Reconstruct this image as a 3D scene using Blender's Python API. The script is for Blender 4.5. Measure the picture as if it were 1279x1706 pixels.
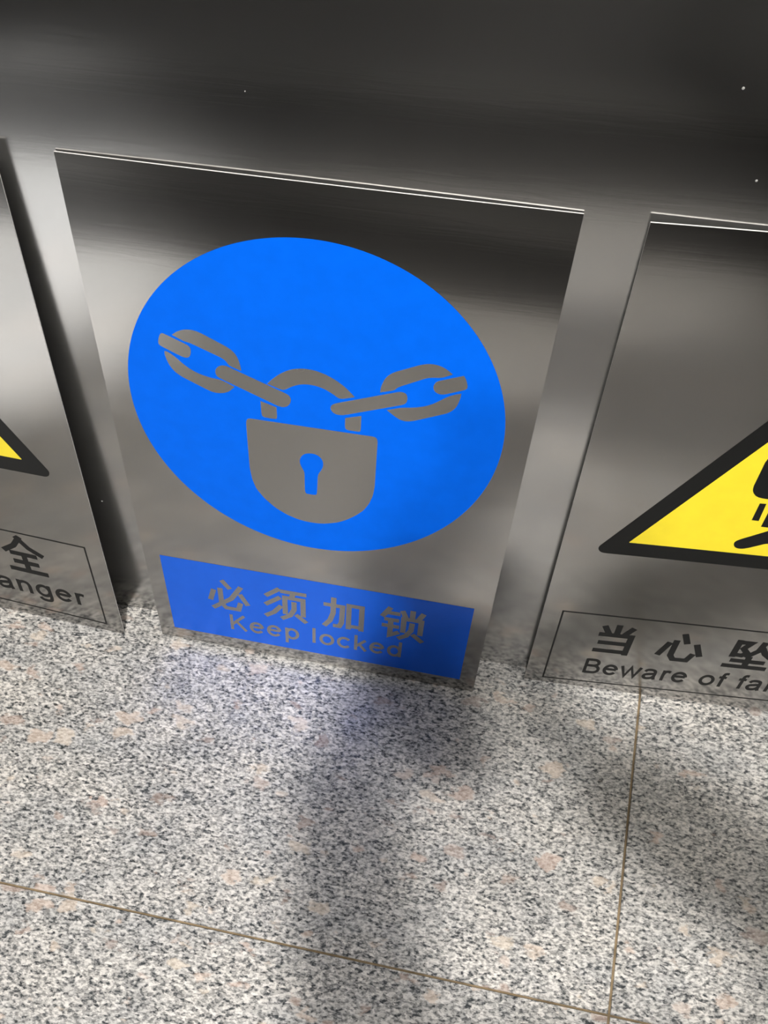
import bpy, bmesh, math, random
import numpy as np
from mathutils import Vector, Matrix
from mathutils.geometry import tessellate_polygon

for o in list(bpy.data.objects):
    bpy.data.objects.remove(o, do_unlink=True)
sc = bpy.context.scene
COL = sc.collection
MM = 0.001

# ------------------------------------------------------------------ camera
cam_d = bpy.data.cameras.new('camera')
cam = bpy.data.objects.new('camera', cam_d)
COL.objects.link(cam)
R = Matrix(((0.98206190, -0.16158469, 0.09718441),
            (0.18814177, 0.87397247, -0.44807901),
            (-0.01253379, 0.45832577, 0.88869589)))
M4 = R.to_4x4()
M4.translation = Vector((0.069485, -0.6987626, 1.0822688))
cam.matrix_world = M4
cam_d.sensor_fit = 'VERTICAL'
cam_d.sensor_height = 36.0
cam_d.lens = 1682.5993 / 1706.0 * 36.0
cam_d.shift_x = (639.5 - 543.0906) / 1706.0
cam_d.shift_y = (1243.9678 - 853.0) / 1706.0
cam_d.clip_start = 0.02
sc.camera = cam

# ------------------------------------------------------------------ world, exposure
world = bpy.data.worlds.new('world')
sc.world = world
world.use_nodes = True
world.node_tree.nodes['Background'].inputs[0].default_value = (0.75, 0.8, 0.9, 1)
world.node_tree.nodes['Background'].inputs[1].default_value = 0.05
sc.view_settings.view_transform = 'Standard'
sc.view_settings.look = 'None'
sc.view_settings.gamma = 1.0
sc.view_settings.use_curve_mapping = False
sc.view_settings.exposure = 0.29
sc.cycles.use_denoising = True
sc.cycles.denoising_input_passes = 'RGB_ALBEDO_NORMAL'
sc.cycles.max_bounces = 10
sc.cycles.diffuse_bounces = 5
sc.cycles.glossy_bounces = 6
sc.cycles.blur_glossy = 0.3
sc.cycles.sample_clamp_indirect = 6.0

# unseen downlights, some added only for brightness, set in the ceiling at z = 2.6:
# (x, y, aim point on the floor, beam angle, blend, spot power, lens radius, diffuser glow, colour, label)
CEIL = 2.60
LAMPS = [
    (0.075, -1.78, (0.04, -0.05), 46, 0.9, 300.0, 0.05, 38.0, (1.0, 0.96, 0.91), 'round recessed downlight in the ceiling behind the person'),
    (-0.88, -0.76, (-0.88, -0.74), 22, 0.7, 1000.0, 0.05, 38.0, (0.97, 0.98, 1.0), 'added spot lamp in the ceiling, brightening the left end of the floor'),  # added spot; brightens unseen floor mirrored in the wall's left side
    (0.03, -2.16, (0.35, -0.05), 46, 0.9, 112.0, 0.05, 38.0, (1.0, 0.96, 0.91), 'round recessed downlight in the ceiling nearest the dark wall'),
    (0.95, -1.90, (0.75, -1.75), 50, 0.9, 32.0, 0.05, 40.0, (1.0, 0.97, 0.93), 'added fill lamp in the ceiling behind the person, to the right'),  # added fill; lifts the floor that the upper wall reflects
    (1.30, -0.90, (0.95, -0.20), 50, 0.9, 60.0, 0.05, 38.0, (1.0, 0.96, 0.91), 'added lamp in the ceiling, brightening the right end of the floor'),  # added to brighten the floor patch by the right sign
]

# ------------------------------------------------------------------ node helpers
def new_mat(name):
    m = bpy.data.materials.new(name)
    m.use_nodes = True
    nt = m.node_tree
    return m, nt, nt.nodes['Principled BSDF']

def node(nt, kind, **kw):
    n = nt.nodes.new(kind)
    for k, v in kw.items():
        if k.startswith('in_'):
            key = k[3:]
            key = int(key) if key.isdigit() else key.replace('_', ' ')
            n.inputs[key].default_value = v
        else:
            setattr(n, k, v)
    return n

def ramp(nt, stops, interp='LINEAR'):
    n = nt.nodes.new('ShaderNodeValToRGB')
    n.color_ramp.interpolation = interp
    el = n.color_ramp.elements
    while len(el) < len(stops):
        el.new(0.5)
    for e, (p, c) in zip(el, stops):
        e.position = p
        e.color = (*c, 1) if len(c) == 3 else c
    return n

def brushed_steel(name, base, rough, aniso, bump, wave=0.0, streak=0.000013):
    m, nt, p = new_mat(name)
    L = nt.links.new
    p.inputs['Metallic'].default_value = 1.0
    p.inputs['Anisotropic'].default_value = aniso
    uv = node(nt, 'ShaderNodeUVMap')
    uv.uv_map = 'UVMap'
    tg = node(nt, 'ShaderNodeTangent', direction_type='UV_MAP')
    tg.uv_map = 'UVMap'
    L(tg.outputs[0], p.inputs['Tangent'])
    mp = node(nt, 'ShaderNodeMapping')
    mp.inputs['Scale'].default_value = (1400, 10, 1)
    L(uv.outputs[0], mp.inputs[0])
    nz = node(nt, 'ShaderNodeTexNoise', in_Scale=1.0, in_Detail=3.0)
    L(mp.outputs[0], nz.inputs['Vector'])
    big = node(nt, 'ShaderNodeTexNoise', in_Scale=7.0, in_Detail=3.0)
    L(uv.outputs[0], big.inputs['Vector'])
    rr = node(nt, 'ShaderNodeMapRange')
    rr.inputs['To Min'].default_value = rough * 0.86
    rr.inputs['To Max'].default_value = rough * 1.14
    L(big.outputs[0], rr.inputs[0])
    L(rr.outputs[0], p.inputs['Roughness'])
    cr = ramp(nt, [(0.3, tuple(c * 0.985 for c in base)), (0.7, tuple(min(1, c * 1.015) for c in base))])
    L(nz.outputs[0], cr.inputs[0])
    L(cr.outputs[0], p.inputs['Base Color'])
    # the fine brushing, and the slow waviness of rolled sheet
    wv = node(nt, 'ShaderNodeTexNoise', in_Scale=5.0, in_Detail=1.0)
    L(uv.outputs[0], wv.inputs['Vector'])
    b1 = node(nt, 'ShaderNodeBump')
    b1.inputs['Strength'].default_value = 1.0
    b1.inputs['Distance'].default_value = wave
    L(wv.outputs[0], b1.inputs['Height'])
    b2 = node(nt, 'ShaderNodeBump')
    b2.inputs['Strength'].default_value = bump
    b2.inputs['Distance'].default_value = 0.00002
    L(nz.outputs[0], b2.inputs['Height'])
    ms = node(nt, 'ShaderNodeMapping')
    ms.inputs['Scale'].default_value = (14, 230, 1)
    L(uv.outputs[0], ms.inputs[0])
    ns = node(nt, 'ShaderNodeTexNoise', in_Scale=1.0, in_Detail=2.0, in_Distortion=0.6)
    L(ms.outputs[0], ns.inputs['Vector'])
    b3 = node(nt, 'ShaderNodeBump')
    b3.inputs['Strength'].default_value = 1.0
    b3.inputs['Distance'].default_value = streak
    L(ns.outputs[0], b3.inputs['Height'])
    L(b1.outputs[0], b3.inputs['Normal'])
    L(b3.outputs[0], b2.inputs['Normal'])
    L(b2.outputs[0], p.inputs['Normal'])
    return m

def plain(name, col, rough=0.5, metal=0.0, spec=0.5, coat=0.0, noise=0.03):
    m, nt, p = new_mat(name)
    p.inputs['Roughness'].default_value = rough
    p.inputs['Metallic'].default_value = metal
    p.inputs['Specular IOR Level'].default_value = spec
    p.inputs['Coat Weight'].default_value = coat
    p.inputs['Coat Roughness'].default_value = 0.12
    g = node(nt, 'ShaderNodeNewGeometry')
    n = node(nt, 'ShaderNodeTexNoise', in_Scale=60.0, in_Detail=2.0)
    nt.links.new(g.outputs['Position'], n.inputs['Vector'])
    c = ramp(nt, [(0.3, tuple(x * (1 - noise) for x in col)), (0.7, tuple(min(1, x * (1 + noise)) for x in col))])
    nt.links.new(n.outputs[0], c.inputs[0])
    nt.links.new(c.outputs[0], p.inputs['Base Color'])
    return m

def granite(name, gain=1.0, clast=1.0):
    m, nt, p = new_mat(name)
    L = nt.links.new
    geo = node(nt, 'ShaderNodeNewGeometry')
    oi = node(nt, 'ShaderNodeObjectInfo')
    off = node(nt, 'ShaderNodeVectorMath', operation='SCALE')
    off.inputs[0].default_value = (13.1, 7.7, 3.3)
    L(oi.outputs['Random'], off.inputs['Scale'])
    add = node(nt, 'ShaderNodeVectorMath', operation='ADD')
    L(geo.outputs['Position'], add.inputs[0])
    L(off.outputs[0], add.inputs[1])
    sq = node(nt, 'ShaderNodeVectorMath', operation='MULTIPLY')
    sq.inputs[1].default_value = (0.72, 1.12, 1.0)      # the grain runs along the slabs
    L(add.outputs[0], sq.inputs[0])
    P = sq.outputs[0]
    # a wandering offset so the grains are ragged
    wn = node(nt, 'ShaderNodeTexNoise', in_Scale=190.0, in_Detail=2.0)
    L(P, wn.inputs['Vector'])
    wsc = node(nt, 'ShaderNodeVectorMath', operation='SCALE')
    wsc.inputs['Scale'].default_value = 0.006
    L(wn.outputs['Color'], wsc.inputs[0])
    pw = node(nt, 'ShaderNodeVectorMath', operation='ADD')
    L(P, pw.inputs[0]); L(wsc.outputs[0], pw.inputs[1])
    # feldspar, quartz and mica grains
    vo = node(nt, 'ShaderNodeTexVoronoi', in_Scale=270.0)
    L(pw.outputs[0], vo.inputs['Vector'])
    sep = node(nt, 'ShaderNodeSeparateColor')
    L(vo.outputs['Color'], sep.inputs[0])
    c1 = ramp(nt, [(0.0, (0.015, 0.019, 0.022)), (0.25, (0.07, 0.08, 0.085)), (0.42, (0.32, 0.32, 0.31)),
                   (0.7, (0.56, 0.55, 0.53)), (1.0, (0.74, 0.72, 0.69))])
    L(sep.outputs[0], c1.inputs[0])
    n2 = node(nt, 'ShaderNodeTexNoise', in_Scale=300.0, in_Detail=3.0, in_Roughness=0.6)
    L(P, n2.inputs['Vector'])
    c2 = ramp(nt, [(0.40, (0.02, 0.026, 0.03)), (0.47, (0.25, 0.25, 0.25)), (0.57, (0.68, 0.665, 0.64))])
    L(n2.outputs[0], c2.inputs[0])
    mx = node(nt, 'ShaderNodeMix', data_type='RGBA')
    mx.inputs['Factor'].default_value = 0.55
    L(c1.outputs[0], mx.inputs[6]); L(c2.outputs[0], mx.inputs[7])
    # large-scale cloudiness
    n3 = node(nt, 'ShaderNodeTexNoise', in_Scale=16.0, in_Detail=2.0)
    L(P, n3.inputs['Vector'])
    c3 = ramp(nt, [(0.3, (0.84 * gain, 0.85 * gain, 0.86 * gain)), (0.7, (1.08 * gain, 1.06 * gain, 1.03 * gain))])
    L(n3.outputs[0], c3.inputs[0])
    mu = node(nt, 'ShaderNodeMix', data_type='RGBA', blend_type='MULTIPLY')
    mu.inputs['Factor'].default_value = 1.0
    L(mx.outputs[2], mu.inputs[6]); L(c3.outputs[0], mu.inputs[7])
    # pinkish and ochre clasts
    vn = node(nt, 'ShaderNodeTexNoise', in_Scale=70.0, in_Detail=3.0)
    L(P, vn.inputs['Vector'])
    vs = node(nt, 'ShaderNodeVectorMath', operation='SCALE')
    vs.inputs['Scale'].default_value = 0.032
    L(vn.outputs['Color'], vs.inputs[0])
    va = node(nt, 'ShaderNodeVectorMath', operation='ADD')
    L(P, va.inputs[0]); L(vs.outputs[0], va.inputs[1])
    v2 = node(nt, 'ShaderNodeTexVoronoi', in_Scale=40.0)
    v2.inputs['Randomness'].default_value = 1.0
    L(va.outputs[0], v2.inputs['Vector'])
    s2 = node(nt, 'ShaderNodeSeparateColor')
    L(v2.outputs['Color'], s2.inputs[0])
    size = node(nt, 'ShaderNodeMapRange')           # each clast its own radius, many none
    size.inputs['From Min'].default_value = 0.25
    size.inputs['To Min'].default_value = 0.0
    size.inputs['To Max'].default_value = 0.46
    L(s2.outputs[0], size.inputs[0])
    df = node(nt, 'ShaderNodeMath', operation='SUBTRACT')
    L(size.outputs[0], df.inputs[0]); L(v2.outputs['Distance'], df.inputs[1])
    fr = node(nt, 'ShaderNodeMapRange')
    fr.inputs['From Min'].default_value = -0.02
    fr.inputs['From Max'].default_value = 0.10
    fr.inputs['To Max'].default_value = 0.55 * clast
    L(df.outputs[0], fr.inputs[0])
    cc = ramp(nt, [(0.0, (0.30, 0.22, 0.18)), (0.3, (0.55, 0.41, 0.34)), (0.7, (0.66, 0.57, 0.46)), (0.88, (0.62, 0.52, 0.46)), (1.0, (0.28, 0.21, 0.18))])
    L(s2.outputs[1], cc.inputs[0])
    m3 = node(nt, 'ShaderNodeMix', data_type='RGBA')
    L(fr.outputs[0], m3.inputs['Factor'])
    L(mu.outputs[2], m3.inputs[6]); L(cc.outputs[0], m3.inputs[7])
    L(m3.outputs[2], p.inputs['Base Color'])
    p.inputs['Roughness'].default_value = 0.42
    p.inputs['Specular IOR Level'].default_value = 0.45
    b = node(nt, 'ShaderNodeBump')
    b.inputs['Strength'].default_value = 0.25
    b.inputs['Distance'].default_value = 0.0004
    L(n2.outputs[0], b.inputs['Height'])
    L(b.outputs[0], p.inputs['Normal'])
    return m

def emit(name, col, s):
    m = bpy.data.materials.new(name)
    m.use_nodes = True
    nt = m.node_tree
    nt.nodes.clear()
    e = node(nt, 'ShaderNodeEmission')
    e.inputs[0].default_value = (*col, 1); e.inputs[1].default_value = s
    o = node(nt, 'ShaderNodeOutputMaterial')
    nt.links.new(e.outputs[0], o.inputs[0])
    return m

STEEL_WALL = brushed_steel('wall_steel', (0.42, 0.417, 0.41), 0.16, 0.78, 0.12, wave=0.0004)
STEEL_SIGN = brushed_steel('sign_steel', (0.37, 0.362, 0.35), 0.155, 0.78, 0.12, wave=0.0003)
STEEL_MARK = brushed_steel('sign_steel_marks', (0.33, 0.322, 0.31), 0.26, 0.2, 0.12, wave=0.0003)
EDGE = plain('cut_steel_edge', (0.80, 0.78, 0.75), 0.5, 0.1)
BACK = plain('mill_finish_back', (0.62, 0.62, 0.62), 0.5, 0.4)
BLUE = plain('blue_enamel', (0.0, 0.122, 0.78), 0.5, 0.0, 0.06)
BLUE2 = plain('blue_enamel_banner', (0.0, 0.125, 0.82), 0.25, 0.4, 0.4, coat=0.08)
YELLOW = plain('yellow_enamel', (0.86, 0.70, 0.03), 0.45, 0.0, 0.4)
BLACK = plain('black_enamel', (0.007, 0.0075, 0.0075), 0.45, 0.0, 0.25)
GRANITE = granite('grey_granite')
GRANITE_D = granite('added_dark_granite', 0.085, 0.1)  # unseen tile row, added to darken what the steel reflects
GRANITE_M = granite('charcoal_granite', 0.95, 0.3)
GROUT = plain('grout', (0.20, 0.15, 0.09), 0.8, 0, 0.2, noise=0.3)
PLASTER = plain('plaster', (0.42, 0.41, 0.39), 0.8, 0, 0.2)
STONE = plain('dark_stone', (0.11, 0.11, 0.112), 0.4)
CEILM = plain('ceiling_panel', (0.6, 0.6, 0.6), 0.7)

# ------------------------------------------------------------------ object helpers
def link(name, me, mats=(), parent=None, **props):
    o = bpy.data.objects.new(name, me)
    COL.objects.link(o)
    if me is not None:
        for m in mats:
            me.materials.append(m)
    if parent is not None:
        o.parent = parent
    for k, v in props.items():
        o[k] = v
    return o

def box_mesh(name, x0, x1, y0, y1, z0, z1, bev=0.0):
    bm = bmesh.new()
    bmesh.ops.create_cube(bm, size=1)
    for v in bm.verts:
        v.co = Vector((x0 + (v.co.x + .5) * (x1 - x0), y0 + (v.co.y + .5) * (y1 - y0), z0 + (v.co.z + .5) * (z1 - z0)))
    if bev:
        bmesh.ops.bevel(bm, geom=[e for e in bm.edges], offset=bev, segments=1, affect='EDGES')
    me = bpy.data.meshes.new(name)
    bm.to_mesh(me); bm.free()
    return me

# ------------------------------------------------------------------ floor
JX, JY, YAW = 0.3052, -0.4124, math.atan(-0.03285)
floor = link('floor', box_mesh('floor', -2.4, 2.6, -2.85, 0.03, -0.05, -0.0022), [GROUT], kind='structure')
TW, G = 0.90, 0.0014
rows = [(0.46, 0.0), (0.0, -0.51), (-0.51, -0.76), (-0.76, -1.20), (-1.20, -1.66), (-1.66, -2.12), (-2.12, -2.58)]
cy, sy = math.cos(YAW), math.sin(YAW)
def lxy(a, b):
    return (JX + a * cy - b * sy, JY + a * sy + b * cy)
def clip_half(poly, f):
    out = []
    for i in range(len(poly)):
        p, q = poly[i], poly[(i + 1) % len(poly)]
        a, b = f(p), f(q)
        if a >= 0:
            out.append(p)
        if (a >= 0) != (b >= 0):
            t = a / (a - b)
            out.append((p[0] + t * (q[0] - p[0]), p[1] + t * (q[1] - p[1])))
    return out
def tile(poly, mat):
    bm = bmesh.new()
    top = [bm.verts.new((x, y, 0)) for x, y in poly]
    f = bm.faces.new(top)
    if f.normal.z < 0 or True:
        bm.normal_update()
        if f.normal.z < 0:
            f.normal_flip()
    r = bmesh.ops.extrude_face_region(bm, geom=[f])
    vs = [e for e in r['geom'] if isinstance(e, bmesh.types.BMVert)]
    for v in top:
        v.co.z -= 0.012
    bm.normal_update()
    bmesh.ops.recalc_face_normals(bm, faces=bm.faces)
    es = [e for e in bm.edges if all(abs(v.co.z) < 1e-6 for v in e.verts)]
    bmesh.ops.bevel(bm, geom=es, offset=0.0005, segments=1, affect='EDGES')
    me = bpy.data.meshes.new('tile')
    bm.to_mesh(me); bm.free()
    return link('tile', me, [mat], floor)
for ri, (b1, b0) in enumerate(rows):
    for k in range(-3, 3):
        a0, a1 = k * TW, (k + 1) * TW
        poly = [lxy(a0 + G, b0 + G), lxy(a1 - G, b0 + G), lxy(a1 - G, b1 - G), lxy(a0 + G, b1 - G)]
        poly = clip_half(poly, lambda p: 0.012 - p[1])
        poly = clip_half(poly, lambda p: p[1] + 2.62)
        poly = clip_half(poly, lambda p: p[0] + 2.2)
        poly = clip_half(poly, lambda p: 2.4 - p[0])
        if len(poly) > 2:
            tile(poly, GRANITE if ri < 2 else GRANITE_D if ri == 2 else GRANITE_M)

# ------------------------------------------------------------------ the room
def wall_mesh(name, x0, x1, z0, z1, y, t):
    me = box_mesh(name, x0, x1, y, y + t, z0, z1)
    uv = me.uv_layers.new(name='UVMap')
    for lp in me.loops:
        c = me.vertices[lp.vertex_index].co
        uv.data[lp.index].uv = (c.x, c.z)
    return me
link('wall_back', wall_mesh('wall_back', -2.2, 2.4, 0.0005, CEIL + 0.02, 0.0022, 0.03), [STEEL_WALL], kind='structure')
link('wall_left', box_mesh('wall_left', -2.3, -2.2, -2.62, 0.03, 0, CEIL + 0.02), [PLASTER], kind='structure')
link('wall_right', box_mesh('wall_right', 2.4, 2.5, -2.62, 0.03, 0, CEIL + 0.02), [PLASTER], kind='structure')
link('wall_front', box_mesh('wall_front', -2.3, 2.5, -2.72, -2.62, 0, CEIL + 0.02), [STONE], kind='structure')
link('ceiling', box_mesh('ceiling', -2.3, 2.5, -2.72, 0.03, CEIL + 0.02, CEIL + 0.08), [CEILM], kind='structure')

def lathe(name, prof, seg=40):
    bm = bmesh.new()
    rings = []
    for r, z in prof:
        rings.append([bm.verts.new((r * math.cos(2 * math.pi * k / seg), r * math.sin(2 * math.pi * k / seg), z)) for k in range(seg)])
    for a, b in zip(rings, rings[1:]):
        for k in range(seg):
            bm.faces.new((a[k], a[(k + 1) % seg], b[(k + 1) % seg], b[k]))
    bm.faces.new(rings[0]); bm.faces.new(rings[-1][::-1])
    bmesh.ops.recalc_face_normals(bm, faces=bm.faces)
    me = bpy.data.meshes.new(name)
    bm.to_mesh(me); bm.free()
    return me
WHITE_TRIM = plain('lamp_trim', (0.8, 0.8, 0.8), 0.4)
for (lx, ly, aim, beam, blend, power, lr, glow, lc, lab) in LAMPS:
    root = bpy.data.objects.new('ceiling_lamp', None)
    COL.objects.link(root)
    root.location = (lx, ly, CEIL + 0.02)
    root['category'] = 'lamp'
    root['label'] = lab
    rr_ = 0.07
    link('trim_ring', lathe('trim_ring', [(rr_ + .02, 0), (rr_ + .02, -.006), (rr_ + .002, -.010), (rr_ + .002, 0)]), [WHITE_TRIM], root)
    link('diffuser', lathe('diffuser', [(rr_, -0.001), (rr_, -.008)]), [emit('lamp_glow', lc, glow)], root)
    sd = bpy.data.lights.new('spot_beam', 'SPOT')
    sd.energy = power; sd.color = lc; sd.spot_size = math.radians(beam); sd.spot_blend = blend; sd.shadow_soft_size = lr
    so = bpy.data.objects.new('spot_beam', sd)
    COL.objects.link(so)
    so.parent = root
    so.location = (0, 0, -0.062)
    so.rotation_euler = (Vector((aim[0] - lx, aim[1] - ly, -CEIL))).to_track_quat('-Z', 'Y').to_euler()

# small pale specks stuck to the steel wall
wall_back = bpy.data.objects['wall_back']
SPECK = plain('paint_speck', (0.30, 0.30, 0.29), 0.7)
for sx, sz, sr in ((-0.3318, 0.2049, 0.0009), (0.1994, 0.7015, 0.0010), (0.2283, 0.6435, 0.0009), (-0.1274, 0.6686, 0.0005)):
    me = lathe('paint_speck', [(sr, 0.0), (sr * .9, .0002), (sr * .5, .0004)], 10)
    me.transform(Matrix.Translation((sx, 0.0022, sz)) @ Matrix.Rotation(math.pi / 2, 4, 'X'))
    link('paint_speck', me, [SPECK], wall_back)

# ------------------------------------------------------------------ signs
W = 0.4
H = 0.60933
class Sheet:
    """a sheet of steel standing on the floor and leaning on the wall, slightly sagged"""
    def __init__(s, x0, dL, dR, tL, tR, sag, rho, dsag):
        s.x0, s.dL, s.dR, s.tL, s.tR, s.sag, s.rho, s.dsag = [v * MM for v in (x0, dL, dR, tL, tR, sag)] + [rho, dsag * MM]
    def at(s, u, v):                       # u, v in mm on the sheet
        u = u / 400.0; v = v * MM / H
        wx = math.sqrt(W * W - (s.dL - s.dR) ** 2)
        d = s.dL + (s.dR - s.dL) * u
        t = s.tR + (s.tL - s.tR) * (1 - u) ** s.tpow
        z = math.sqrt(H * H - (d - t) ** 2) * v
        y = -(d + (t - d) * v) + (s.sag + s.dsag * u) * 4 * v * (1 - v) + s.bow(u, v)
        lift = wx * (u * s.rho if s.rho > 0 else (u - 1) * s.rho)
        return Vector((s.x0 + wx * u - z * s.rho, y, z + lift))
    bowmm = 0.0
    tpow = 1.0                             # how the top edge's distance from the wall runs along it
    def bow(s, u, v):                      # the top edge stands off the wall in its middle
        return -s.bowmm * MM * math.sin(math.pi * min(max(u, 0), 1)) * max(v, 0) ** 2
    def nrm(s, u, v):
        a = s.at(u, v)
        n = (s.at(u + 1, v) - a).cross(s.at(u, v + 1) - a)
        return n.normalized()              # towards the room
VG = [609.33 * k / 30 for k in range(31)]
UG = [400.0 * k / 16 for k in range(17)]

def sheet_mesh(sh, thick=1.3):
    bm = bmesh.new()
    uvl = bm.loops.layers.uv.new('UVMap')
    F, B, UVd = {}, {}, {}
    for i, u in enumerate(UG):
        for j, v in enumerate(VG):
            p = sh.at(u, v); n = sh.nrm(u, v)
            F[i, j] = bm.verts.new(p)
            B[i, j] = bm.verts.new(p - n * thick * MM)
            UVd[F[i, j]] = UVd[B[i, j]] = (u * MM, v * MM)
    nu, nv = len(UG) - 1, len(VG) - 1
    fs = []
    for i in range(nu):
        for j in range(nv):
            fs.append((bm.faces.new((F[i, j], F[i + 1, j], F[i + 1, j + 1], F[i, j + 1])), 0))
            fs.append((bm.faces.new((B[i, j], B[i, j + 1], B[i + 1, j + 1], B[i + 1, j])), 2))
    for i in range(nu):
        fs.append((bm.faces.new((F[i, 0], B[i, 0], B[i + 1, 0], F[i + 1, 0])), 1))
        fs.append((bm.faces.new((F[i, nv], F[i + 1, nv], B[i + 1, nv], B[i, nv])), 1))
    for j in range(nv):
        fs.append((bm.faces.new((F[0, j], F[0, j + 1], B[0, j + 1], B[0, j])), 1))
        fs.append((bm.faces.new((F[nu, j], B[nu, j], B[nu, j + 1], F[nu, j + 1])), 1))
    for f, mi in fs:
        f.material_index = mi
        f.smooth = mi != 1
        for lp in f.loops:
            lp[uvl].uv = UVd[lp.vert]
    for e in bm.edges:
        if len({f.material_index for f in e.link_faces}) == 2:
            e.smooth = False
    me = bpy.data.meshes.new('steel_plate')
    bm.to_mesh(me); bm.free()
    return me

def chaikin(pts, n=2, sharp=62):
    for _ in range(n):
        out = []
        N = len(pts)
        for i in range(N):
            p0, p1, p2 = Vector(pts[i - 1]), Vector(pts[i]), Vector(pts[(i + 1) % N])
            a, b = p1 - p0, p2 - p1
            if a.length < 1e-6 or b.length < 1e-6 or math.degrees(a.angle(b)) > sharp:
                out.append(tuple(p1))
            else:
                fa = min(0.25, 2.0 / a.length) ; fb = min(0.25, 2.0 / b.length)
                out.append(tuple(p1 - a * fa)); out.append(tuple(p1 + b * fb))
        pts = out
    return pts

def film(name, sh, shapes, mat, parent, level=1, warp=None, tris=None, **props):
    """flat print on a sheet: shapes = list of [outer, hole, ...] loops in sheet mm"""
    bm = bmesh.new()
    if tris is not None:
        vs = [bm.verts.new((x, y, 0)) for x, y in tris[0]]
        for f in tris[1]:
            try:
                bm.faces.new([vs[k] for k in f])
            except ValueError:
                pass
    else:
        for q, loops in enumerate(shapes):          # crossing strokes lie one upon the other
            l3 = [[Vector((x, y, 0)) for x, y in lp] for lp in loops]
            flat = [p for lp in l3 for p in lp]
            vs = [bm.verts.new((p.x, p.y, q * 0.04)) for p in flat]
            for f in tessellate_polygon(l3):
                try:
                    bm.faces.new([vs[k] for k in f])
                except ValueError:
                    pass
    if warp:
        for v in bm.verts:
            v.co.x, v.co.y = warp(v.co.x, v.co.y)
    ys = [v.co.y for v in bm.verts]; xs = [v.co.x for v in bm.verts]
    for g in VG:
        if min(ys) < g < max(ys):
            bmesh.ops.bisect_plane(bm, geom=bm.verts[:] + bm.edges[:] + bm.faces[:], plane_co=(0, g, 0), plane_no=(0, 1, 0), dist=1e-5)
    for g in UG:
        if min(xs) < g < max(xs):
            bmesh.ops.bisect_plane(bm, geom=bm.verts[:] + bm.edges[:] + bm.faces[:], plane_co=(g, 0, 0), plane_no=(1, 0, 0), dist=1e-5)
    uvl = bm.loops.layers.uv.new('UVMap')
    bmesh.ops.recalc_face_normals(bm, faces=bm.faces)
    for f in bm.faces:
        f.normal_update()
        if f.normal.z < 0:
            f.normal_flip()
        f.smooth = True
        for lp in f.loops:
            lp[uvl].uv = (lp.vert.co.x * MM, lp.vert.co.y * MM)
    for v in bm.verts:
        u, w = v.co.x, v.co.y
        v.co = sh.at(u, w) + sh.nrm(u, w) * (0.00012 * (level + v.co.z))
    me = bpy.data.meshes.new(name)
    bm.to_mesh(me); bm.free()
    return link(name, me, [mat], parent, **props)

def text_tris(body, boxmm, bold=0.0, spacing=1.0):
    """glyph triangles of a string, fitted to the box (u0, u1, v0, v1)"""
    cu = bpy.data.curves.new('glyphs', 'FONT')
    cu.body = body
    cu.size = 1.0
    cu.offset = bold
    cu.space_character = spacing
    cu.fill_mode = 'BOTH'
    cu.resolution_u = 4
    ob = bpy.data.objects.new('glyphs', cu)
    COL.objects.link(ob)
    dg = bpy.context.evaluated_depsgraph_get()
    me = bpy.data.meshes.new_from_object(ob.evaluated_get(dg))
    vs = [(v.co.x, v.co.y) for v in me.vertices]
    fs = [tuple(p.vertices) for p in me.polygons]
    bpy.data.objects.remove(ob); bpy.data.curves.remove(cu); bpy.data.meshes.remove(me)
    x0 = min(v[0] for v in vs); x1 = max(v[0] for v in vs)
    y0 = min(v[1] for v in vs); y1 = max(v[1] for v in vs)
    u0, u1, v0, v1 = boxmm
    pts = [(u0 + (x - x0) / (x1 - x0) * (u1 - u0), v0 + (y - y0) / (y1 - y0) * (v1 - v0)) for x, y in vs]
    return pts, fs

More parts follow.
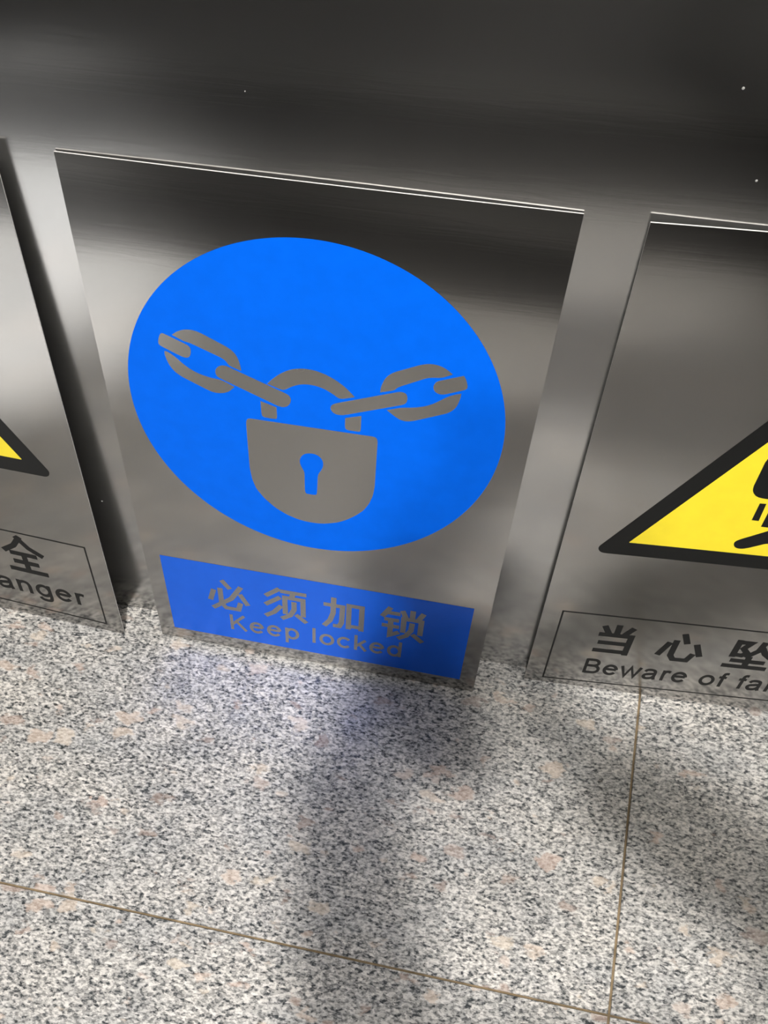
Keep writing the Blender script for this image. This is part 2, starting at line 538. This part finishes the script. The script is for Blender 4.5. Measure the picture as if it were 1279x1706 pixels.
def el(cx, cy, rx, ry, a0, a1, n=20):
    return [(cx + rx * math.cos(math.radians(a0 + (a1 - a0) * k / n)), cy + ry * math.sin(math.radians(a0 + (a1 - a0) * k / n))) for k in range(n + 1)]
def smooth(P, n=6):
    out = []
    for i in range(len(P) - 1):
        p0 = P[max(i - 1, 0)]; p1 = P[i]; p2 = P[i + 1]; p3 = P[min(i + 2, len(P) - 1)]
        for k in range(n):
            t = k / n
            out.append(tuple(0.5 * (2 * p1[j] + (p2[j] - p0[j]) * t + (2 * p0[j] - 5 * p1[j] + 4 * p2[j] - p3[j]) * t * t + (3 * p1[j] - p0[j] - 3 * p2[j] + p3[j]) * t ** 3) for j in (0, 1)))
    return out + [P[-1]]
XH, CAP, ASC = 0.475, 0.672, 0.672     # centre lines; half a stroke is added outside
GLYPH = {   # advance width, strokes (centre lines)
    'o': (.556, [el(.278, .26, .205, .218, 0, 360, 28)]),
    'e': (.556, [[(.075, .285), (.478, .285)], el(.278, .26, .205, .218, 6, 325, 24)]),
    'c': (.500, [el(.272, .26, .205, .218, 40, 320, 22)]),
    'p': (.556, [[(.108, -.2), (.108, .52)], el(.298, .26, .190, .218, 0, 360, 28)]),
    'd': (.556, [[(.450, .0), (.450, .716)], el(.260, .26, .190, .218, 0, 360, 28)]),
    'g': (.556, [smooth([(.450, .52), (.450, .2), (.450, -.02), (.40, -.135), (.27, -.168), (.14, -.14), (.085, -.06)]), el(.260, .26, .190, .218, 0, 360, 28)]),
    'l': (.222, [[(.111, 0), (.111, .716)]]),
    'i': (.222, [[(.111, 0), (.111, .52)], [(.111, .62), (.111, .716)]]),
    'k': (.500, [[(.108, 0), (.108, .716)], [(.12, .19), (.44, .52)], [(.225, .31), (.46, 0)]]),
    'K': (.667, [[(.12, 0), (.12, .716)], [(.13, .25), (.58, .716)], [(.285, .415), (.62, 0)]]),
    'B': (.667, [[(.12, 0), (.12, .716)], [(.12, .675)] + el(.37, .53, .165, .145, 90, -90, 14) + [(.12, .385)], [(.12, .385)] + el(.40, .213, .185, .172, 90, -90, 14) + [(.12, .041)]]),
    'C': (.722, [el(.38, .358, .295, .318, 38, 322, 26)]),
    'w': (.722, [[(.03, .53), (.20, .03), (.361, .50), (.52, .03), (.69, .53)]]),
    'a': (.556, [smooth([(.085, .37), (.14, .455), (.27, .478), (.40, .44), (.435, .33), (.435, .12), (.47, .0)]), smooth([(.435, .30), (.27, .265), (.13, .23), (.08, .14), (.14, .05), (.25, .04), (.37, .085), (.435, .19)])]),
    'r': (.333, [[(.108, 0), (.108, .52)], smooth([(.108, .28), (.14, .42), (.22, .475), (.33, .455)])]),
    'f': (.278, [smooth([(.150, 0), (.150, .30), (.150, .58), (.19, .665), (.29, .672)]), [(.02, .475), (.27, .475)]]),
    'n': (.556, [[(.108, 0), (.108, .52)], smooth([(.108, .30), (.15, .42), (.27, .478), (.39, .44), (.44, .33), (.44, .15), (.44, 0)])]),
    'u': (.556, [[(.445, 0), (.445, .52)], smooth([(.445, .22), (.40, .10), (.28, .042), (.16, .08), (.11, .19), (.11, .37), (.11, .52)])]),
    't': (.278, [smooth([(.135, .68), (.135, .40), (.135, .14), (.17, .055), (.27, .045)]), [(.02, .475), (.26, .475)]]),
    ' ': (.278, []),
}
def ribbon(P, w):
    """outline of a stroke of width w along the centre line P (closed lines give a ring: outer, inner)"""
    P = [Vector(p) for p in P]
    closed = (P[0] - P[-1]).length < 1e-5
    if closed:
        P = P[:-1]
    n = len(P)
    A, B = [], []
    for i in range(n):
        a = P[i - 1] if (i or closed) else P[i]
        c = P[(i + 1) % n] if (i < n - 1 or closed) else P[i]
        d0 = (P[i] - a) if (P[i] - a).length > 1e-9 else (c - P[i])
        d1 = (c - P[i]) if (c - P[i]).length > 1e-9 else d0
        d0.normalize(); d1.normalize()
        n0 = Vector((-d0.y, d0.x)); n1 = Vector((-d1.y, d1.x))
        m = (n0 + n1).normalized()
        k = w / 2 / max(0.45, m.dot(n0))
        A.append(tuple(P[i] + m * k)); B.append(tuple(P[i] - m * k))
    if closed:
        return [B, A]
    return [A + B[::-1]]
def lettering(sh, text, u0, u1, base, em, mat, parent, level, warp=None, track=0.06, weight=0.112):
    """sans-serif lettering set between u0 and u1 with its baseline at base, one part per letter"""
    adv = [GLYPH[ch][0] for ch in text]
    total = sum(adv) + track * (len(text) - 1)
    sx = (u1 - u0) / (total - 0.12)
    x = -0.06
    for ch, a in zip(text, adv):
        shapes = []
        for st in GLYPH[ch][1]:
            loops = ribbon(st, weight)
            shapes.append([[(u0 + (x + px) * sx, base + py * em) for px, py in lp] for lp in loops])
        if shapes:
            film('letter', sh, shapes, mat, parent, level=level, warp=warp)
        x += a + track

HAN = {
    '必': [[(.40, .97), (.56, .76)], [(.84, .84), (.58, .42), (.10, .03)], [(.32, .70), (.32, .22), (.42, .08), (.74, .08), (.80, .30)], [(.15, .62), (.05, .30)], [(.82, .60), (.98, .30)]],
    '须': [[(.36, .99), (.05, .72)], [(.37, .71), (.03, .42)], [(.39, .42), (.22, .18), (.02, .02)], [(.42, .94), (1, .94)], [(.72, .94), (.66, .76)],
          [(.50, .20), (.50, .75), (.94, .75), (.94, .20)], [(.72, .62), (.72, .38), (.62, .16), (.42, .01)], [(.78, .20), (1, .0)]],
    '加': [[(.02, .76), (.48, .76), (.46, .20), (.40, .06), (.27, .06)], [(.25, 1), (.24, .50), (.16, .22), (.02, .02)], [(.64, .04), (.64, .84), (.97, .84), (.97, .04)], [(.64, .13), (.97, .13)]],
    '锁': [[(.19, 1.0), (.03, .70)], [(.14, .84), (.41, .84)], [(.10, .61), (.39, .61)], [(.05, .39), (.41, .39)], [(.23, .61), (.23, .07), (.42, .20)],
          [(.72, 1), (.72, .74)], [(.49, .95), (.56, .78)], [(.96, .96), (.88, .78)], [(.53, .25), (.53, .71), (.94, .71), (.94, .25)], [(.73, .58), (.72, .34), (.62, .14), (.45, .01)], [(.78, .20), (1, .01)]],
    '当': [[(.50, 1), (.50, .70)], [(.12, .94), (.26, .73)], [(.90, .94), (.74, .73)], [(.05, .66), (.93, .66), (.93, .0)], [(.10, .37), (.93, .37)], [(.03, .07), (.93, .07)]],
    '心': [[(.32, .74), (.32, .20), (.41, .06), (.72, .06), (.80, .30)], [(.18, .64), (.03, .20)], [(.44, .99), (.56, .70)], [(.80, .66), (.96, .28)]],
    '坠': [[(.10, 1), (.10, .42)], [(.10, .95), (.37, .95), (.26, .73), (.39, .58), (.30, .47), (.19, .48)], [(.66, 1), (.62, .70), (.42, .44)], [(.68, .80), (.80, .60), (1, .44)],
          [(.14, .26), (.88, .26)], [(.50, .42), (.50, .05)], [(.01, .04), (.99, .04)]],
    '全': [[(.54, 1), (.32, .74), (.02, .56)], [(.46, 1), (.70, .74), (1, .58)], [(.18, .52), (.82, .52)], [(.20, .28), (.80, .28)], [(.5, .52), (.5, .05)], [(.03, .04), (.97, .04)]],
}
def han(ch, sh, bx, mat, parent, level, warp=None, w=6.4):
    """one Chinese character in heavy sans strokes, inside the box (u0, u1, v0, v1)"""
    if ch not in HAN:
        return film('chinese_character', sh, None, mat, parent, level=level, warp=warp, tris=text_tris(ch, bx, 0.008))
    u0, u1, v0, v1 = bx
    h = w / 2 - 1.2
    shapes = []
    for st in HAN[ch]:
        P = [(u0 + h + x * (u1 - u0 - 2 * h), v0 + h + y * (v1 - v0 - 2 * h)) for x, y in st]
        # butt ends run out to the outline of the character
        def ext(a, c):
            d = (Vector(a) - Vector(c)).normalized() * (h * 0.7)
            return (a[0] + d.x, a[1] + d.y)
        P[0] = ext(P[0], P[1]); P[-1] = ext(P[-1], P[-2])
        shapes.append(ribbon(P, w))
    return film('chinese_character', sh, shapes, mat, parent, level=level, warp=warp)

def sign_root(sh, label):
    r = bpy.data.objects.new('safety_sign', None)
    COL.objects.link(r)
    r.location = (0, 0, 0)
    r['label'] = label; r['category'] = 'sign'
    link('steel_plate', sheet_mesh(sh), [STEEL_SIGN, EDGE, BACK], r)
    return r
def rect(u0, u1, v0, v1):
    return [(u0, v0), (u1, v0), (u1, v1), (u0, v1)]

# --- the blue mandatory sign in the middle
SC = Sheet(-284.757, 33.12, 44.89, 0.25, 0.25, -1.5, -0.0069, 0.011)
SC.bowmm = 1.2
c = sign_root(SC, 'steel safety sign with blue disc, padlock and chain, reading Keep locked')
disc = [(200 + 176.2 * math.cos(2 * math.pi * k / 160), 389.34 + 176.2 * math.sin(2 * math.pi * k / 160)) for k in range(160)]
film('blue_disc', SC, [[disc]], BLUE, c)
film('blue_banner', SC, [[rect(18.9, 381.1, 20.8, 157.7)]], BLUE2, c)
BODY = [(134.9, 373.2), (135.6, 376.4), (137.0, 378.2), (139.5, 378.9), (257.8, 378.9), (260.1, 377.6), (261.3, 374.4), (261.3, 315.8), (260.1, 304.1), (257.0, 292.7), (251.6, 281.7), (243.2, 271.9), (234.5, 264.4), (225.7, 258.6), (213.8, 254.1), (204.8, 252.2), (192.7, 252.1), (182.7, 253.7), (170.7, 258.1), (159.0, 265.6), (148.5, 276.1), (140.5, 287.9), (136.8, 300.0), (135.0, 315.0), (134.8, 357.7)]
KEY = [(190.8, 321.8), (190.9, 295.2), (192.6, 292.5), (201.4, 292.3), (203.3, 294.0), (204.2, 320.8), (209.0, 329.9), (209.8, 336.7), (208.2, 341.8), (204.7, 345.5), (200.6, 347.0), (195.0, 346.7), (190.1, 344.5), (186.8, 339.4), (186.0, 333.7), (187.8, 327.6)]
ARC = [(157.5, 421.8), (162.7, 428.1), (170.1, 435.1), (178.0, 440.2), (184.5, 442.7), (192.1, 444.0), (201.0, 443.7), (211.2, 441.1), (221.4, 435.9), (229.2, 430.2), (235.7, 423.6), (238.1, 420.9), (224.5, 416.1), (217.7, 421.2), (210.0, 425.3), (202.2, 427.3), (194.5, 427.6), (187.5, 426.2), (180.1, 422.6), (172.5, 416.8)]
STL = [(150.3, 401.3), (165.3, 396.6), (165.5, 383.9), (163.9, 382.6), (152.4, 382.8), (150.6, 385.2)]
STR = [(229.9, 395.9), (244.9, 401.0), (244.9, 383.5), (243.6, 382.1), (231.6, 382.1), (229.9, 384.7)]
pad = film('padlock_symbol', SC, [[chaikin(BODY, 1, 80), chaikin(KEY, 2, 50)], [chaikin(ARC)], [chaikin(STL, 1)], [chaikin(STR, 1)]], STEEL_MARK, c, level=2)
L_END = [(63.9, 460.2), (65.7, 460.1), (87.4, 451.2), (89.2, 447.9), (88.6, 442.5), (86.7, 438.6), (83.4, 437.5), (79.6, 438.3), (61.1, 446.6), (59.4, 448.5), (60.0, 453.0), (62.1, 458.5)]
L_UP = [(73.4, 459.9), (78.2, 464.1), (85.5, 467.3), (92.5, 467.9), (99.1, 466.4), (123.3, 455.1), (129.0, 450.8), (132.4, 444.2), (133.9, 436.3), (134.2, 431.9), (125.5, 434.9), (122.9, 436.3), (120.5, 440.5), (116.1, 443.3), (92.3, 452.8), (87.8, 454.4), (83.9, 454.8)]
L_LOW = [(64.3, 441.6), (66.7, 441.6), (73.2, 437.3), (80.2, 430.3), (87.5, 425.0), (95.1, 421.7), (104.4, 419.5), (113.9, 418.8), (119.3, 416.8), (126.6, 412.9), (122.6, 408.5), (119.1, 405.6), (112.5, 403.3), (106.1, 403.3), (101.3, 404.8), (76.9, 416.1), (71.0, 420.4), (67.0, 426.3), (64.7, 433.3), (63.7, 439.3)]
L_BAR = [(115.3, 434.6), (112.0, 432.4), (109.7, 428.4), (109.9, 423.6), (112.5, 420.9), (167.7, 398.1), (172.5, 397.9), (176.5, 400.2), (179.0, 404.9), (179.2, 409.7), (176.9, 413.1), (121.6, 434.6), (118.5, 435.2)]
R_BAR = [(217.9, 409.5), (215.9, 406.0), (216.6, 402.1), (219.3, 399.3), (223.3, 398.2), (228.5, 398.9), (282.0, 420.0), (285.0, 422.8), (285.5, 427.6), (284.3, 432.0), (281.0, 433.7), (277.3, 433.4), (223.1, 412.0)]
R_UP = [(260.6, 429.9), (261.0, 435.8), (263.6, 444.3), (267.0, 449.4), (272.0, 453.4), (294.7, 464.7), (301.8, 466.7), (309.1, 466.4), (315.9, 463.9), (322.3, 459.0), (313.3, 453.9), (306.0, 453.2), (300.3, 451.7), (278.9, 439.7), (275.3, 437.3), (273.2, 434.3)]
R_LOW = [(267.6, 411.7), (280.5, 416.6), (292.6, 418.7), (301.5, 421.6), (308.8, 425.7), (319.8, 434.9), (325.4, 438.2), (331.8, 440.6), (331.7, 436.0), (329.8, 426.6), (326.6, 421.4), (321.8, 417.3), (293.8, 404.2), (287.8, 402.1), (281.5, 402.3), (275.9, 405.4)]
R_END = [(331.8, 459.2), (334.4, 455.3), (336.5, 448.6), (335.7, 445.4), (315.9, 436.6), (311.4, 437.1), (308.2, 439.3), (306.7, 443.5), (308.0, 448.2), (310.7, 450.5)]
for grp in ((L_END, L_UP, L_LOW, L_BAR), (R_BAR, R_UP, R_LOW, R_END)):
    film('chain_symbol', SC, [[chaikin(g)] for g in grp], STEEL_MARK, c, level=2)
for ch, bx in (('必', (68.8, 121.3, 74.2, 133.8)), ('须', (137.9, 191.1, 77.2, 135.4)), ('加', (209.0, 259.3, 78.2, 135.8)), ('锁', (276.8, 330.5, 78.8, 136.2))):
    han(ch, SC, bx, STEEL_MARK, c, 2)
lettering(SC, 'Keep locked', 94.0, 306.0, 39.2, 41.5, STEEL_MARK, c, 2, warp=lambda x, y: (x, y + (x - 94) * 0.022))

# --- the yellow warning signs at the picture's left and right edges
def round_tri(cx, vb, w, h, r):
    """triangle with a rounded outline; base line vb, corner to corner w"""
    P = [Vector((cx - w / 2, vb)), Vector((cx + w / 2, vb)), Vector((cx, vb + h))]
    out = []
    for i in range(3):
        p, a, b = P[i], P[i - 1], P[(i + 1) % 3]
        da, db = (a - p).normalized(), (b - p).normalized()
        half = da.angle(db) / 2
        t = r / math.tan(half)
        cc_ = p + (da + db).normalized() * (r / math.sin(half))
        s_, e_ = p + da * t - cc_, p + db * t - cc_
        a0 = math.atan2(s_.y, s_.x); a1 = math.atan2(e_.y, e_.x)
        while a1 < a0: a1 += 2 * math.pi
        for k in range(9):
            an = a0 + (a1 - a0) * k / 8
            out.append((cc_.x + r * math.cos(an), cc_.y + r * math.sin(an)))
    return out
def frame_strips(u0, u1, v0, v1, t):
    return [[rect(u0, u1, v0, v0 + t)], [rect(u0, u1, v1 - t, v1)], [rect(u0, u0 + t, v0 + t, v1 - t)], [rect(u1 - t, u1, v0 + t, v1 - t)]]
def warning(sh, label, warp, chars, english, pict):
    r = sign_root(sh, label)
    film('black_triangle', sh, [[round_tri(200, 252, 337, 292, 7.5)]], BLACK, r, warp=warp)
    film('yellow_triangle', sh, [[round_tri(200, 271.5, 272, 235.6, 0.6)]], YELLOW, r, level=2, warp=warp)
    film('text_frame', sh, frame_strips(20.8, 379.2, 15.0, 152.5, 2.0), BLACK, r, warp=warp)
    for ch, bx in chars:
        han(ch, sh, bx, BLACK, r, 1, warp, 7.0)
    lettering(sh, english[0], *english[1], english[2], english[3], BLACK, r, 1, warp=warp)
    for nm, loops in pict:
        film(nm, sh, loops, BLACK, r, level=3, warp=warp)
    return r

SR = Sheet(175.33, 14.60, 8.57, 3.93, 0.8, -2.5, 0.0145, 0.0)
SR.tpow = 4.0
def warp_r(x, y):
    k = np.interp(y, [15, 152, 252], [0.051, 0.036, 0.031])
    o = np.interp(y, [15, 152, 252], [-5.8, -2.7, 1.2])
    return x, y + o + k * (x - 21)
warning(SR, 'steel warning sign with yellow triangle, right of the blue sign, text starting Beware of', warp_r,
        [('当', (65.5, 109.5, 78.5, 136.8)), ('心', (136.3, 189.0, 76.5, 134.0)), ('坠', (211.8, 263.0, 77.0, 133.5)), ('落', (285, 336, 77.0, 133.5))],
        ('Beware of falling', (65.0, 337.0), 35.2, 42.0),
        [('falling_block', [[chaikin([(167, 432), (232, 432), (246, 395.0), (246, 361.5), (240, 351), (232, 349), (168, 349), (160, 350.5), (155, 356.0), (153.2, 362.0), (153.0, 395)], 1)]]),
         ('motion_lines', [[[(165.7, 342.7), (171.5, 343.0), (172.5, 319.6), (166.0, 319.8)]], [[(176.8, 342.0), (182.5, 342.0), (183.5, 312.0), (177.0, 312.3)]], [[(188, 342), (193.5, 342), (194.5, 306), (188.3, 306)]]]),
         ('falling_figure', [[chaikin([(184.7, 307), (165.2, 292.6), (160.9, 288.5), (160.9, 284.0), (163.8, 279.4), (169.8, 278.4), (176.0, 281), (190.8, 290.4), (214, 286), (236, 283), (240, 290), (222, 300), (214, 316), (204, 320)], 2)]])])
SL = Sheet(-732.912, 17.33, 40.38, 0.4, 10.24, 0.31, -0.0142, 0.0)
def warp_l(x, y):
    o = np.interp(y, [15, 152, 252], [-1.4, 7.6, 13.5])
    k = np.interp(y, [15, 152, 252], [-0.046, -0.028, -0.004])
    return x, y + o + k * (x - 379)
warning(SL, 'steel warning sign with yellow triangle, left of the blue sign, text ending anger', warp_l,
        [('注', (60, 112, 80, 145)), ('意', (128, 182, 80, 145)), ('安', (198, 251, 80, 145)), ('全', (267.5, 320.5, 81, 146.0))],
        ('Caution danger', (45.0, 355.3), 42.3, 42.0),
        [('exclamation_mark', [[chaikin([(190, 430), (210, 430), (214, 420), (207, 345), (193, 345), (186, 420)], 1)],
                               [[(200 + 9 * math.cos(k * math.pi / 12), 322 + 9 * math.sin(k * math.pi / 12)) for k in range(24)]]])])

# ------------------------------------------------------------------ the person taking the picture, unseen, put in to cast the soft shadows
CLOTH = plain('dark_jacket', (0.030, 0.032, 0.040), 0.85)
TROUSER = plain('dark_trousers', (0.055, 0.058, 0.068), 0.85)
SKIN = plain('skin', (0.55, 0.34, 0.25), 0.5)
HAIR = plain('black_hair', (0.012, 0.010, 0.009), 0.5)
SHOE = plain('black_shoe', (0.02, 0.02, 0.02), 0.4)
CASE = plain('phone_case', (0.03, 0.03, 0.035), 0.35)
def skin_mesh(name, verts, edges, radii, mat, parent, sub=2, root=0):
    me = bpy.data.meshes.new(name)
    me.from_pydata(verts, edges, [])
    ob = bpy.data.objects.new(name, me)
    COL.objects.link(ob)
    md = ob.modifiers.new('skin', 'SKIN')
    md.use_smooth_shade = True
    for i, r in enumerate(radii):
        me.skin_vertices[0].data[i].radius = (r, r) if not isinstance(r, tuple) else r
        me.skin_vertices[0].data[i].use_root = (i == root)
    s = ob.modifiers.new('sub', 'SUBSURF'); s.levels = s.render_levels = sub
    dg = bpy.context.evaluated_depsgraph_get()
    out = bpy.data.meshes.new_from_object(ob.evaluated_get(dg))
    bpy.data.objects.remove(ob); bpy.data.meshes.remove(me)
    out.name = name
    for p in out.polygons: p.use_smooth = True
    out.materials.clear()
    return link(name, out, [mat], parent)
cpos = Vector((0.069485, -0.6987626, 1.0822688))
def cl(x, y, z):                      # a point beside the phone, in the phone's own axes
    return cpos + R @ Vector((x, y, z))
person = bpy.data.objects.new('person', None)
COL.objects.link(person)
person.location = (0.50, -1.42, 0)
person['label'] = 'unseen person in dark jacket and trousers bending forward, holding a phone in both hands'
person['category'] = 'person'
def rel(P):
    return [tuple(Vector(p) - Vector(person.location)) for p in P]
wl = cl(-0.050, -0.095, 0.055); wr = cl(0.055, -0.085, 0.055)
B = [(.48, -1.42, .93), (.46, -1.36, 1.10), (.43, -1.26, 1.27), (.395, -1.17, 1.40), (.36, -1.10, 1.50),
     (.25, -1.22, 1.38), (.08, -1.10, 1.14), tuple(wl + Vector((-.03, -.03, -.01))),
     (.54, -1.09, 1.38), (.42, -.98, 1.12), tuple(wr + Vector((.03, -.03, -.01))),
     (.39, -1.42, .88), (.58, -1.43, .88)]
skin_mesh('jacket', rel(B), [(0, 1), (1, 2), (2, 3), (3, 4), (3, 5), (5, 6), (6, 7), (3, 8), (8, 9), (9, 10), (0, 11), (0, 12)],
          [.15, .15, .155, .13, .06, .075, .052, .036, .075, .052, .036, .11, .11], CLOTH, person)
T = [(.48, -1.42, .90), (.40, -1.42, .85), (.375, -1.38, .48), (.365, -1.40, .09), (.58, -1.43, .85), (.615, -1.40, .48), (.625, -1.43, .09), (.478, -1.415, 1.02)]
skin_mesh('trousers', rel(T), [(0, 1), (1, 2), (2, 3), (0, 4), (4, 5), (5, 6), (0, 7)], [.14, .10, .066, .06, .10, .066, .06, .13], TROUSER, person)
for sx, sy in ((.36, -1.40), (.635, -1.43)):
    skin_mesh('shoe', rel([(sx, sy - .05, .042), (sx, sy + .05, .042), (sx, sy + .17, .032)]), [(0, 1), (1, 2)], [.040, .041, .030], SHOE, person)
HC = Vector((.335, -1.035, 1.615))
look = (cpos - HC).normalized()
up = (Vector((-.10, .25, 1)) - look * Vector((-.10, .25, 1)).dot(look)).normalized()
side = look.cross(up).normalized()
def hl(x, y, z):                      # x to the side, y to the front of the face, z to the crown
    return HC + side * x + look * y + up * z - Vector(person.location)
skin_mesh('neck', [tuple(Vector((.37, -1.13, 1.44)) - Vector(person.location)), tuple(hl(0, -.045, -.05)), tuple(hl(0, -.03, .0))], [(0, 1), (1, 2)], [.060, .054, .05], SKIN, person)
def head_mesh(name, mat, parent, f, keep=None, nu=28, nv=20):
    bm = bmesh.new()
    rings = []
    for j in range(1, nv):
        th = math.pi * j / nv
        rings.append([bm.verts.new(hl(*f(math.sin(th) * math.sin(2 * math.pi * i / nu), math.sin(th) * math.cos(2 * math.pi * i / nu), math.cos(th)))) for i in range(nu)])
    for a_, b_ in zip(rings, rings[1:]):
        for i in range(nu):
            bm.faces.new((a_[i], a_[(i + 1) % nu], b_[(i + 1) % nu], b_[i]))
    bm.faces.new(rings[0]); bm.faces.new(rings[-1][::-1])
    bmesh.ops.recalc_face_normals(bm, faces=bm.faces)
    for fc in bm.faces: fc.smooth = True
    me = bpy.data.meshes.new(name); bm.to_mesh(me); bm.free()
    return link(name, me, [mat], parent)
def face(x, y, z):
    w = 1.0 - 0.30 * max(0, -z) ** 1.5          # the jaw narrows to the chin
    nose = 0.024 * math.exp(-(x / .16) ** 2 - ((z + .12) / .20) ** 2) if y > 0 else 0
    brow = 0.006 * math.exp(-((z - .16) / .12) ** 2) if y > 0 else 0
    sock = -0.008 * (math.exp(-((abs(x) - .40) / .16) ** 2 - ((z - .02) / .12) ** 2)) if y > 0 else 0
    lips = 0.006 * math.exp(-(x / .30) ** 2 - ((z + .50) / .08) ** 2) if y > 0 else 0
    return (x * .076 * w, y * .094 * (1 - .1 * max(0, -z)) + nose + brow + sock + lips, z * .116)
headm = head_mesh('head', SKIN, person, face, nu=48, nv=40)
def cap(x, y, z):
    k = 1.0 if (z > .42 + .25 * max(y, 0) or (y < -.05 and z > -.45)) else 0.90
    return (x * .083 * k, y * .101 * k - .004, z * .123 * k + .001)
head_mesh('hair', HAIR, headm, cap, nu=48, nv=40)
for s in (-1, 1):
    skin_mesh('ear', [tuple(hl(s * .076, -.004, .018)), tuple(hl(s * .078, -.008, -.022))], [(0, 1)], [.013, .010], SKIN, headm)
    skin_mesh('eye', [tuple(hl(s * .030, .080, .004)), tuple(hl(s * .034, .079, .004))], [(0, 1)], [.008, .008], plain('eye_dark', (.03, .02, .015), .2), headm)
skin_mesh('mouth', [tuple(hl(-.018, .0835, -.060)), tuple(hl(0, .089, -.060)), tuple(hl(.018, .0835, -.060))], [(0, 1), (1, 2)], [.004, .005, .004], plain('lips', (.42, .18, .15), .5), headm)
for s, w in ((-1, wl), (1, wr)):
    wq = w + Vector((s * .03, -.03, -.01))
    palm = cl(s * .052, -.070, .040)
    vs = [tuple(wq), tuple(palm)]; ed = [(0, 1)]; ra = [.026, .030]
    for k in range(4):
        a = cl(s * .050, -.040 - k * .019, .030); b = cl(s * .052, -.036 - k * .020, .014); c_ = cl(s * .046, -.034 - k * .020, .000)
        n0 = len(vs); vs += [tuple(a), tuple(b), tuple(c_)]; ed += [(1, n0), (n0, n0 + 1), (n0 + 1, n0 + 2)]; ra += [.010, .009, .008 - .0006 * k]
    n0 = len(vs)
    vs += [tuple(cl(s * .045, -.060, .050)), tuple(cl(s * .030, -.045, .030)), tuple(cl(s * .018, -.030, .024))]
    ed += [(1, n0), (n0, n0 + 1), (n0 + 1, n0 + 2)]; ra += [.014, .011, .010]
    skin_mesh('hand', rel(vs), ed, ra, SKIN, person)
ph = bpy.data.objects.new('phone', None)
COL.objects.link(ph)
ph['label'] = 'dark phone held upright in both hands by the person'; ph['category'] = 'phone'
pm = Matrix.Translation(cpos) @ R.to_4x4()
ph.matrix_world = pm
link('phone_body', box_mesh('phone_body', -.037, .037, -.135, .025, .004, .012, .002), [CASE], ph)
link('screen', box_mesh('screen', -.034, .034, -.131, .021, .0121, .0126), [plain('screen_glass', (0.02, 0.02, 0.02), 0.05)], ph)
